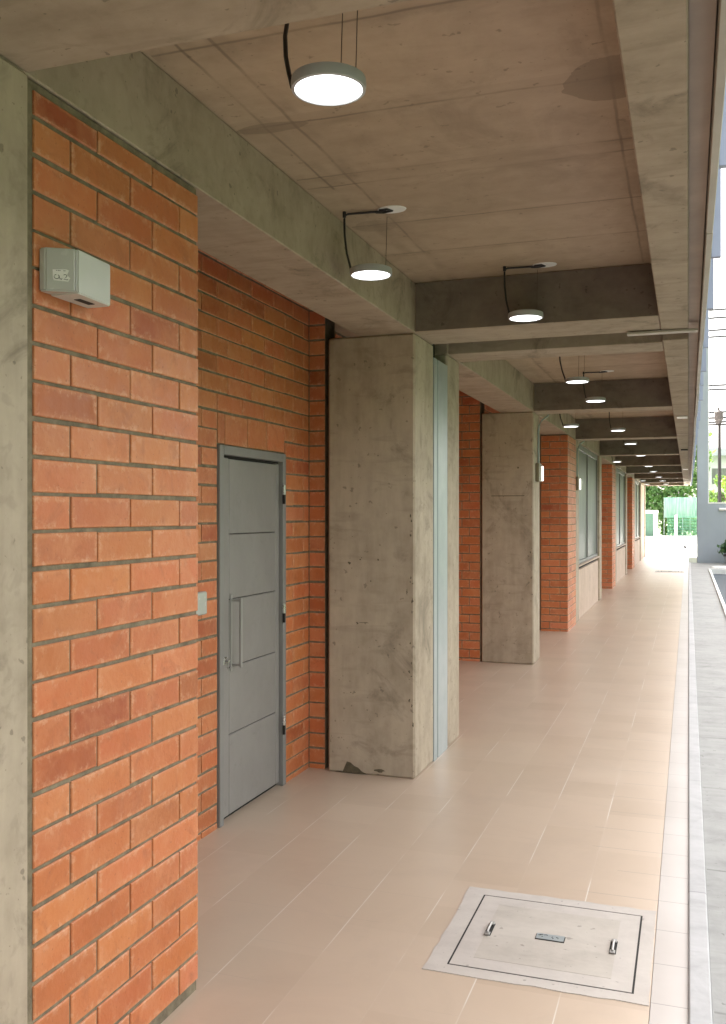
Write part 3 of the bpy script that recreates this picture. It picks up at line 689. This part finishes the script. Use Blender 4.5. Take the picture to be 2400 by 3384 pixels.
# ------------------------------------------------------------------ access covers in the floor
def cover(x0, x1, y0, y1, lab):
    T = thing('access_cover', lab, 'floor cover', ((x0+x1)/2, (y0+y1)/2, 0.0), 'square access covers in the corridor floor')
    bm = newbm(); z = 0.003; rr = random.Random(5); g = 0.0075
    def side(p0, p1, q0, q1):      # a strip of the mortar bed with a ragged outer edge
        N = 14; O = []; I = []
        for k in range(N+1):
            w = k/N; ir = (p0[0]+(p1[0]-p0[0])*w, p0[1]+(p1[1]-p0[1])*w); ou = (q0[0]+(q1[0]-q0[0])*w, q0[1]+(q1[1]-q0[1])*w)
            h = 0 if k in (0, N) else rr.uniform(-0.10, 0.04); ou = (ou[0]+(ou[0]-ir[0])*h, ou[1]+(ou[1]-ir[1])*h)
            I.append(ir); O.append(ou)
        prism(bm, I + O[::-1], 'z', -0.01, z)
    e0, e1, e2, e3 = 0.085, 0.060, 0.07, 0.075
    A = [(x0-g, y0-g), (x1+g, y0-g), (x1+g, y1+g), (x0-g, y1+g)]; Q = [(x0-e0, y0-e2), (x1+e1, y0-e2), (x1+e1, y1+e3), (x0-e0, y1+e3)]
    for k in range(4): side(A[k], A[(k+1) % 4], Q[k], Q[(k+1) % 4])
    finish(bm, 'frame', M['manhole_rim'], T)
    finish(bx(x0-0.0074, x1+0.0074, y0-0.0074, y1+0.0074, -0.02, 0.0021), 'gap', M['groove'], T)
    bm = newbm(); w = 0.075
    box(bm, x0, x1, y0, y1, -0.01, 0.0034); lid = finish(bm, 'lid', M['manhole_rim'], T)
    bm = newbm(); box(bm, x0+w, x1-w, y0+w, y1-w, 0.0035, 0.0042); finish(bm, 'lid_panel', M['manhole'], lid)
    cy = (y0+y1)/2
    for hx in (x0+0.085, x1-0.085):
        bm = newbm(); box(bm, hx-0.013, hx+0.013, cy-0.056, cy+0.056, 0.0043, 0.0050, mi=1)
        for yy in (cy-0.048, cy+0.048): box(bm, hx-0.010, hx+0.010, yy-0.012, yy+0.012, 0.0073, 0.012, bev=0.001)
        tube(bm, [(hx, cy-0.048, 0.013), (hx, cy-0.03, 0.017), (hx, cy+0.03, 0.017), (hx, cy+0.048, 0.011)], 0.0048, 8)
        finish(bm, 'lifting_handle', [M['handle'], M['groove']], lid)
    mx, my = (x0+x1)/2, cy
    bm = newbm(); box(bm, mx-0.056, mx+0.056, my-0.026, my+0.026, 0.0043, 0.0050, mi=1); box(bm, mx-0.053, mx+0.053, my-0.0235, my+0.0235, 0.0071, 0.0085)
    for k in range(9):
        u = random.uniform(-0.042, 0.04); v = random.uniform(-0.014, 0.014)
        tube(bm, [(mx+u, my+v, 0.0088), (mx+u+random.uniform(-.016, .016), my+v+random.uniform(-.007, .007), 0.0088)], 0.0011, 5, mi=1)
    finish(bm, 'name_plate', [M['steel'], M['groove']], lid)
cover(-0.83, -0.185, 3.36, 4.01, 'large square concrete access cover with two handles in the nearest floor')
cover(-0.83, -0.185, 28.3, 28.95, 'far square access cover in the pale floor near the bright end of the arcade')
bm = newbm(); box(bm, 0.085, 0.40, 3.18, 3.188, 0.0121, 0.0145); box(bm, 0.079, 0.085, 3.15, 3.21, 0.0121, 0.0145)
tag(finish(bm, 'drain_slot', M['groove']), 'thin dark drain slot in the grey apron at the lower right corner', 'drain')
bm = newbm(); lathe(bm, (1.02, 27.9+3.2, 0.0125), [(0, 0.03), (0.30, 0.03), (0.34, 0.02), (0.35, 0)], 32)
tag(finish(bm, 'round_lid', M['whitepaint'], smooth=True), 'pale round lid on the apron beyond the basin', 'lid')

# ------------------------------------------------------------------ grey-blue portal wall beyond the basin
T = thing('portal_wall', 'grey blue wall with a tall open window at the end of the basin', 'wall', (2.4, 34.2, 0))
bm = newbm(); y0, y1 = 34.1, 34.4
box(bm, 0.29, 0.63, y0, y1, -0.3, 14.0); box(bm, 0.631, 5.4, y0, y1, -0.3, 2.02); box(bm, 5.401, 5.8, y0, y1, -0.3, 14.0)
finish(bm, 'wall', M['wallblue'], T)
bm = newbm()
box(bm, 0.632, 0.665, y0+0.02, y0+0.10, 2.07, 13.9); box(bm, 0.632, 5.399, y0-0.01, y0+0.11, 2.022, 2.068, bev=0.004)
finish(bm, 'window_frame', M['whitepaint'], T)
bm = newbm(); tube(bm, [(0.98, y0-0.05, 1.83), (3.2, y0-0.05, 1.83)], 0.05, 10); finish(bm, 'rail', M['whitepaint'], T, smooth=True)
bm = newbm(); box(bm, 0.272, 0.289, y0+0.02, y1-0.02, 0.0, 13.9); finish(bm, 'edge_trim', M['doorf'], T)

# leaves
def leaves(name, mat, n, sampler, size, parent=None, flat=0.0, aspect=0.55):
    c = sampler(n); d = rng.normal(size=(n, 3)); d[:, 2] *= (1-flat); d /= np.linalg.norm(d, axis=1)[:, None]
    e = rng.normal(size=(n, 3)); e -= (e*d).sum(1)[:, None]*d; e /= np.linalg.norm(e, axis=1)[:, None]
    s = size*rng.uniform(0.6, 1.3, size=(n, 1)); w = aspect*s
    nn = np.cross(d, e)
    v = np.stack([c - d*s*0.5, c + e*w*0.5 + nn*s*0.06, c + d*s*0.5, c - e*w*0.5 + nn*s*0.06], 1).reshape(-1, 3)
    off = np.array(wloc(parent)) if parent is not None else np.array([v[:, 0].mean(), v[:, 1].mean(), v[:, 2].min()])
    v = v - off
    me = bpy.data.meshes.new(name); f = np.arange(4*n).reshape(-1, 4)
    me.from_pydata(v.tolist(), [], f.tolist()); me.materials.append(mat)
    o = bpy.data.objects.new(name, me); COL.objects.link(o)
    if parent is not None: o.parent = parent
    else: o.location = off
    return o

def clumps(n, centres, rad):
    centres = np.array(centres); k = rng.integers(0, len(centres), n)
    p = rng.normal(size=(n, 3)); p /= np.linalg.norm(p, axis=1)[:, None]
    r = rng.uniform(0.35, 1.0, size=(n, 1))**0.6
    return centres[k] + p*r*np.array(rad)[k][:, None]

def tree(name, base, h, cw, lab, mat, n=5000, size=0.22, group=None):
    T = thing(name, lab, 'tree', base, group)
    b = Vector(base); bm = newbm()
    tube(bm, [b, b+Vector((0.05, 0.02, h*0.25)), b+Vector((0.0, 0.08, h*0.5)), b+Vector((0.1, 0, h*0.75))], [0.13*h/5, 0.10*h/5, 0.075*h/5, 0.03*h/5], 9)
    for k in range(6):
        a = k*1.05; s = b+Vector((0.02, 0.03, h*(0.3+0.07*k))); tube(bm, [s, s+Vector((math.cos(a)*cw*0.25, math.sin(a)*cw*0.25, h*0.12)), s+Vector((math.cos(a)*cw*0.42, math.sin(a)*cw*0.42, h*0.2))], [0.05*h/5, 0.03*h/5, 0.012*h/5], 6)
    finish(bm, 'trunk', M['trunk'], T, smooth=True)
    cs, rs = [], []
    for k in range(26):
        a = rng.uniform(0, 2*math.pi); q = math.sqrt(rng.uniform(0, 1))*cw*0.42; z = rng.uniform(0.28, 0.95)
        q *= (1.15 - abs(z-0.55))
        cs.append((b.x+q*math.cos(a), b.y+q*math.sin(a), b.z+h*z)); rs.append(rng.uniform(0.16, 0.30)*cw*0.55)
    leaves('crown', mat, n, lambda m: clumps(m, cs, rs), size, T)
    return T

# potted plant in front of the grey wall
T = thing('potted_plant', 'leafy potted plant with a dark rim in front of the grey blue wall', 'plant', (1.32, 33.3, 0.012))
bm = newbm(); lathe(bm, (1.32, 33.3, 0.012), [(0, 0), (0.17, 0.0), (0.21, 0.26)], 24); finish(bm, 'pot', M['wallblue'], T, smooth=True)
bm = newbm(); lathe(bm, (1.32, 33.3, 0.272), [(0.20, 0), (0.23, 0.0), (0.23, 0.07), (0.19, 0.07), (0.18, 0.02), (0, 0.02)], 24); finish(bm, 'pot_rim', M['terracotta'], T, smooth=True)
leaves('foliage', M['leaf3'], 260, lambda n: np.array([1.32, 33.3, 0.55]) + rng.normal(size=(n, 3))*np.array([0.14, 0.14, 0.10]), 0.17, T)

# ------------------------------------------------------------------ beyond the end of the arcade
# unseen hedge added on the garden side, sized to block low sky
cs, rs = [], []
for k in range(600):
    y = rng.uniform(-36, 31); z = rng.uniform(0.0, 4.2); cs.append((8.6 + rng.uniform(-0.6, 0.8), y, z)); rs.append(rng.uniform(0.5, 0.9))
sh = leaves('hedge', M['leaf'], 21000, lambda n: clumps(n, cs, rs), 0.40)
tag(sh, 'long green garden hedge, added out of view beside the arcade to block low sky', 'hedge')
# hedge bank
cs, rs = [], []
for k in range(520):
    x = rng.uniform(-16, 1.2); z = rng.uniform(0.1, 8.6); cs.append((x, 79.0 + rng.uniform(-1.0, 1.6) + 0.25*z, z)); rs.append(rng.uniform(0.5, 1.0))
hg = leaves('hedge', M['leafb'], 26000, lambda n: clumps(n, cs, rs), 0.42)
tag(hg, 'tall green hedge bank closing the far end of the plaza', 'hedge')
# green translucent screen
T = thing('green_screen', 'tall pale green translucent screen in front of the far hedge', 'screen', (-0.6, 76.2, 0))
for (a, b) in ((-1.76, -0.95), (-0.93, -0.42), (-0.40, 0.10), (0.12, 0.9)):
    bm = newbm(); box(bm, a, b, 76.18, 76.21, 1.42, 2.98); finish(bm, 'sheet', M['screen'], T)
for x in (-1.78, -0.94, -0.41, 0.11, 0.92):
    finish(bx(x-0.02, x+0.02, 76.212, 76.27, -0.004, 2.98), 'post', M['steel'], T)
# mesh fence
T = thing('mesh_fence', 'low green mesh fence with a white post below the pale screen', 'fence', (-0.4, 75.6, 0))
bm = newbm()
for k in range(30):
    x = -1.5 + k*0.08; tube(bm, [(x, 75.6, 0.05), (x, 75.6, 1.55)], 0.012, 5)
for k in range(7): tube(bm, [(-1.5, 75.6, 0.1+k*0.23), (0.82, 75.6, 0.1+k*0.23)], 0.014, 5)
finish(bm, 'mesh_panel', simple('fence_green', (0.13, 0.36, 0.22), 0.5), T)
finish(bx(-1.0, -0.80, 75.5, 75.7, -0.004, 1.62, bev=0.01), 'post', M['whitepaint'], T)
# white doorway frame
T = thing('white_gateway', 'white painted gateway frame standing before the far hedge', 'gateway', (-2.6, 74, 0))
finish(bx(-2.50, -2.18, 73.9, 74.3, -0.004, 1.76, bev=0.01), 'jamb', M['whitepaint'], T)
finish(bx(-3.35, -3.12, 73.9, 74.3, -0.004, 1.76, bev=0.01), 'jamb', M['whitepaint'], T)
finish(bx(-3.40, -2.15, 73.85, 74.35, 1.762, 1.98, bev=0.01), 'lintel', M['whitepaint'], T)
finish(bx(-3.118, -2.502, 74.1, 74.14, 0.02, 1.75), 'gate_panel', simple('gate_green', (0.06, 0.15, 0.10), 0.4), T)
# small litter and leaf scraps on the plaza
def scrap(x, y, w, d, h, mat, name, lab, cat):
    bm = newbm(); n = 10; rr = random.Random(int(x*100)); top = bm.verts.new((x, y, h))
    ring = [bm.verts.new((x+w*math.cos(2*math.pi*k/n)*rr.uniform(.6, 1), y+d*math.sin(2*math.pi*k/n)*rr.uniform(.6, 1), rr.uniform(0.0, h*0.35))) for k in range(n)]
    for k in range(n): bm.faces.new((ring[k], ring[(k+1) % n], top))
    tag(finish(bm, name, mat), lab, cat)
scrap(-2.45, 57, 0.55, 1.3, 0.10, simple('dry_leaves', (0.16, 0.17, 0.03), 0.9), 'leaf_pile', 'yellow green heap of leaves on the white plaza', 'leaves')
scrap(-1.3, 55, 0.45, 1.0, 0.05, M['leaf3'], 'leaf_pile', 'thin greenish scatter of leaves in the middle of the white plaza', 'leaves')
scrap(0.02-0.2, 48, 0.16, 0.3, 0.22, M['black'], 'rubbish_bag', 'small dark rubbish bag on the white plaza by the grey wall', 'bag')

# utility pole, wires, trees and far building behind the portal opening
T = thing('utility_pole', 'dark utility pole with a small transformer seen through the opening', 'pole', (1.52, 52, -0.35))
bm = newbm(); tube(bm, [(1.52, 52, -0.35), (1.52, 52, 6.35)], [0.10, 0.075], 10); finish(bm, 'shaft', M['pole'], T, smooth=True)
bm = newbm(); lathe(bm, (1.48, 52, 6.36), [(0, 0), (0.14, 0), (0.16, 0.15), (0.22, 0.2), (0.22, 0.6), (0.15, 0.68), (0.06, 0.70), (0.05, 0.85), (0, 0.85)], 14); finish(bm, 'transformer', M['insul'], T, smooth=True)
bm = newbm(); box(bm, 1.0, 2.0, 51.95, 52.05, 6.28, 6.36); finish(bm, 'crossarm', M['pole'], T)
GW = 'overhead wires behind the portal'
wl = ['uppermost', 'second from the top', 'third from the top', 'fourth from the top', 'fifth from the top', 'sixth from the top', 'seventh from the top', 'lowest but one', 'lowest']
for k, zpx in enumerate((716, 733, 759, 773, 876, 885, 933, 945, 954)):
    z = 1.65 + (1151-zpx)*51.5/F; bm = newbm()
    tube(bm, [(-8 + 4*i, 52.2+0.02*k, z + 0.02*((i-3)**2)*0.5 + 0.035*(i-2.5)) for i in range(9)], 0.062, 6)
    tag(finish(bm, 'overhead_wire', M['cable_grey'], smooth=True), wl[k] + ' of the overhead wires crossing the white sky', 'wire', GW)
tree('tree', (3.2, 58, -0.35), 4.3, 3.4, 'bright yellow green tree behind the utility pole', M['leaf2'], 6000, 0.2)
tree('tree', (2.6, 69, -0.35), 4.6, 3.0, 'dark green tree farther back, half behind the utility pole', M['leaf'], 5000, 0.24)
tree('tree', (6.6, 60, -0.35), 5.6, 4.4, 'tall leafy tree far right behind the grey wall', M['leaf2'], 5000, 0.25)
T = thing('far_building', 'low pale building with a grey roof beyond the trees', 'building', (6, 92, -0.35))
finish(bx(1.4, 22, 90, 96, -0.35, 6.9), 'wall', M['farwall'], T); finish(bx(1.2, 23, 89, 97, 6.901, 7.6), 'roof', M['roofmetal'], T)
bm = newbm()
for k in range(8): box(bm, 2+k*2.4, 3.4+k*2.4, 89.94, 90.02, 4.4, 5.8)
finish(bm, 'window_strip', M['glass'], T)

# ------------------------------------------------------------------ light
EL, AZ = R(52), R(-32)       # elevation; azimuth measured from +Y towards +X
sv = Vector((math.sin(AZ)*math.cos(EL), math.cos(AZ)*math.cos(EL), math.sin(EL)))
sun = bpy.data.lights.new('sun', 'SUN'); so = bpy.data.objects.new('sun', sun); COL.objects.link(so)
sun.energy = 2.5; sun.angle = R(0.5); sun.color = (1.0, 0.95, 0.88); so.rotation_euler = sv.to_track_quat('Z', 'Y').to_euler(); so.location = (0, 0, 20)
w = bpy.data.worlds.new('World'); sc.world = w; w.use_nodes = True; nt = w.node_tree
sky = nt.nodes.new('ShaderNodeTexSky'); sky.sky_type = 'NISHITA'; sky.sun_disc = False; sky.sun_elevation = EL; sky.sun_rotation = AZ
sky.air_density = 0.8; sky.dust_density = 6.0; sky.ozone_density = 1.0
bg = nt.nodes['Background']; bg.inputs[1].default_value = 0.15
hs = nt.nodes.new('ShaderNodeHueSaturation'); hs.inputs['Saturation'].default_value = 0.22; nt.links.new(sky.outputs[0], hs.inputs['Color'])   # thin white cloud: an almost colourless sky
wm = nt.nodes.new('ShaderNodeMix'); wm.data_type = 'RGBA'; wm.blend_type = 'MULTIPLY'; wm.inputs[0].default_value = 1.0; wm.inputs[7].default_value = (1.0, 0.965, 0.92, 1)
nt.links.new(hs.outputs[0], wm.inputs[6]); nt.links.new(wm.outputs[2], bg.inputs[0])
sc.view_settings.view_transform = 'Standard'; sc.view_settings.look = 'None'; sc.view_settings.gamma = 1; sc.view_settings.exposure = 3.15
sc.cycles.max_bounces = 10; sc.cycles.diffuse_bounces = 6
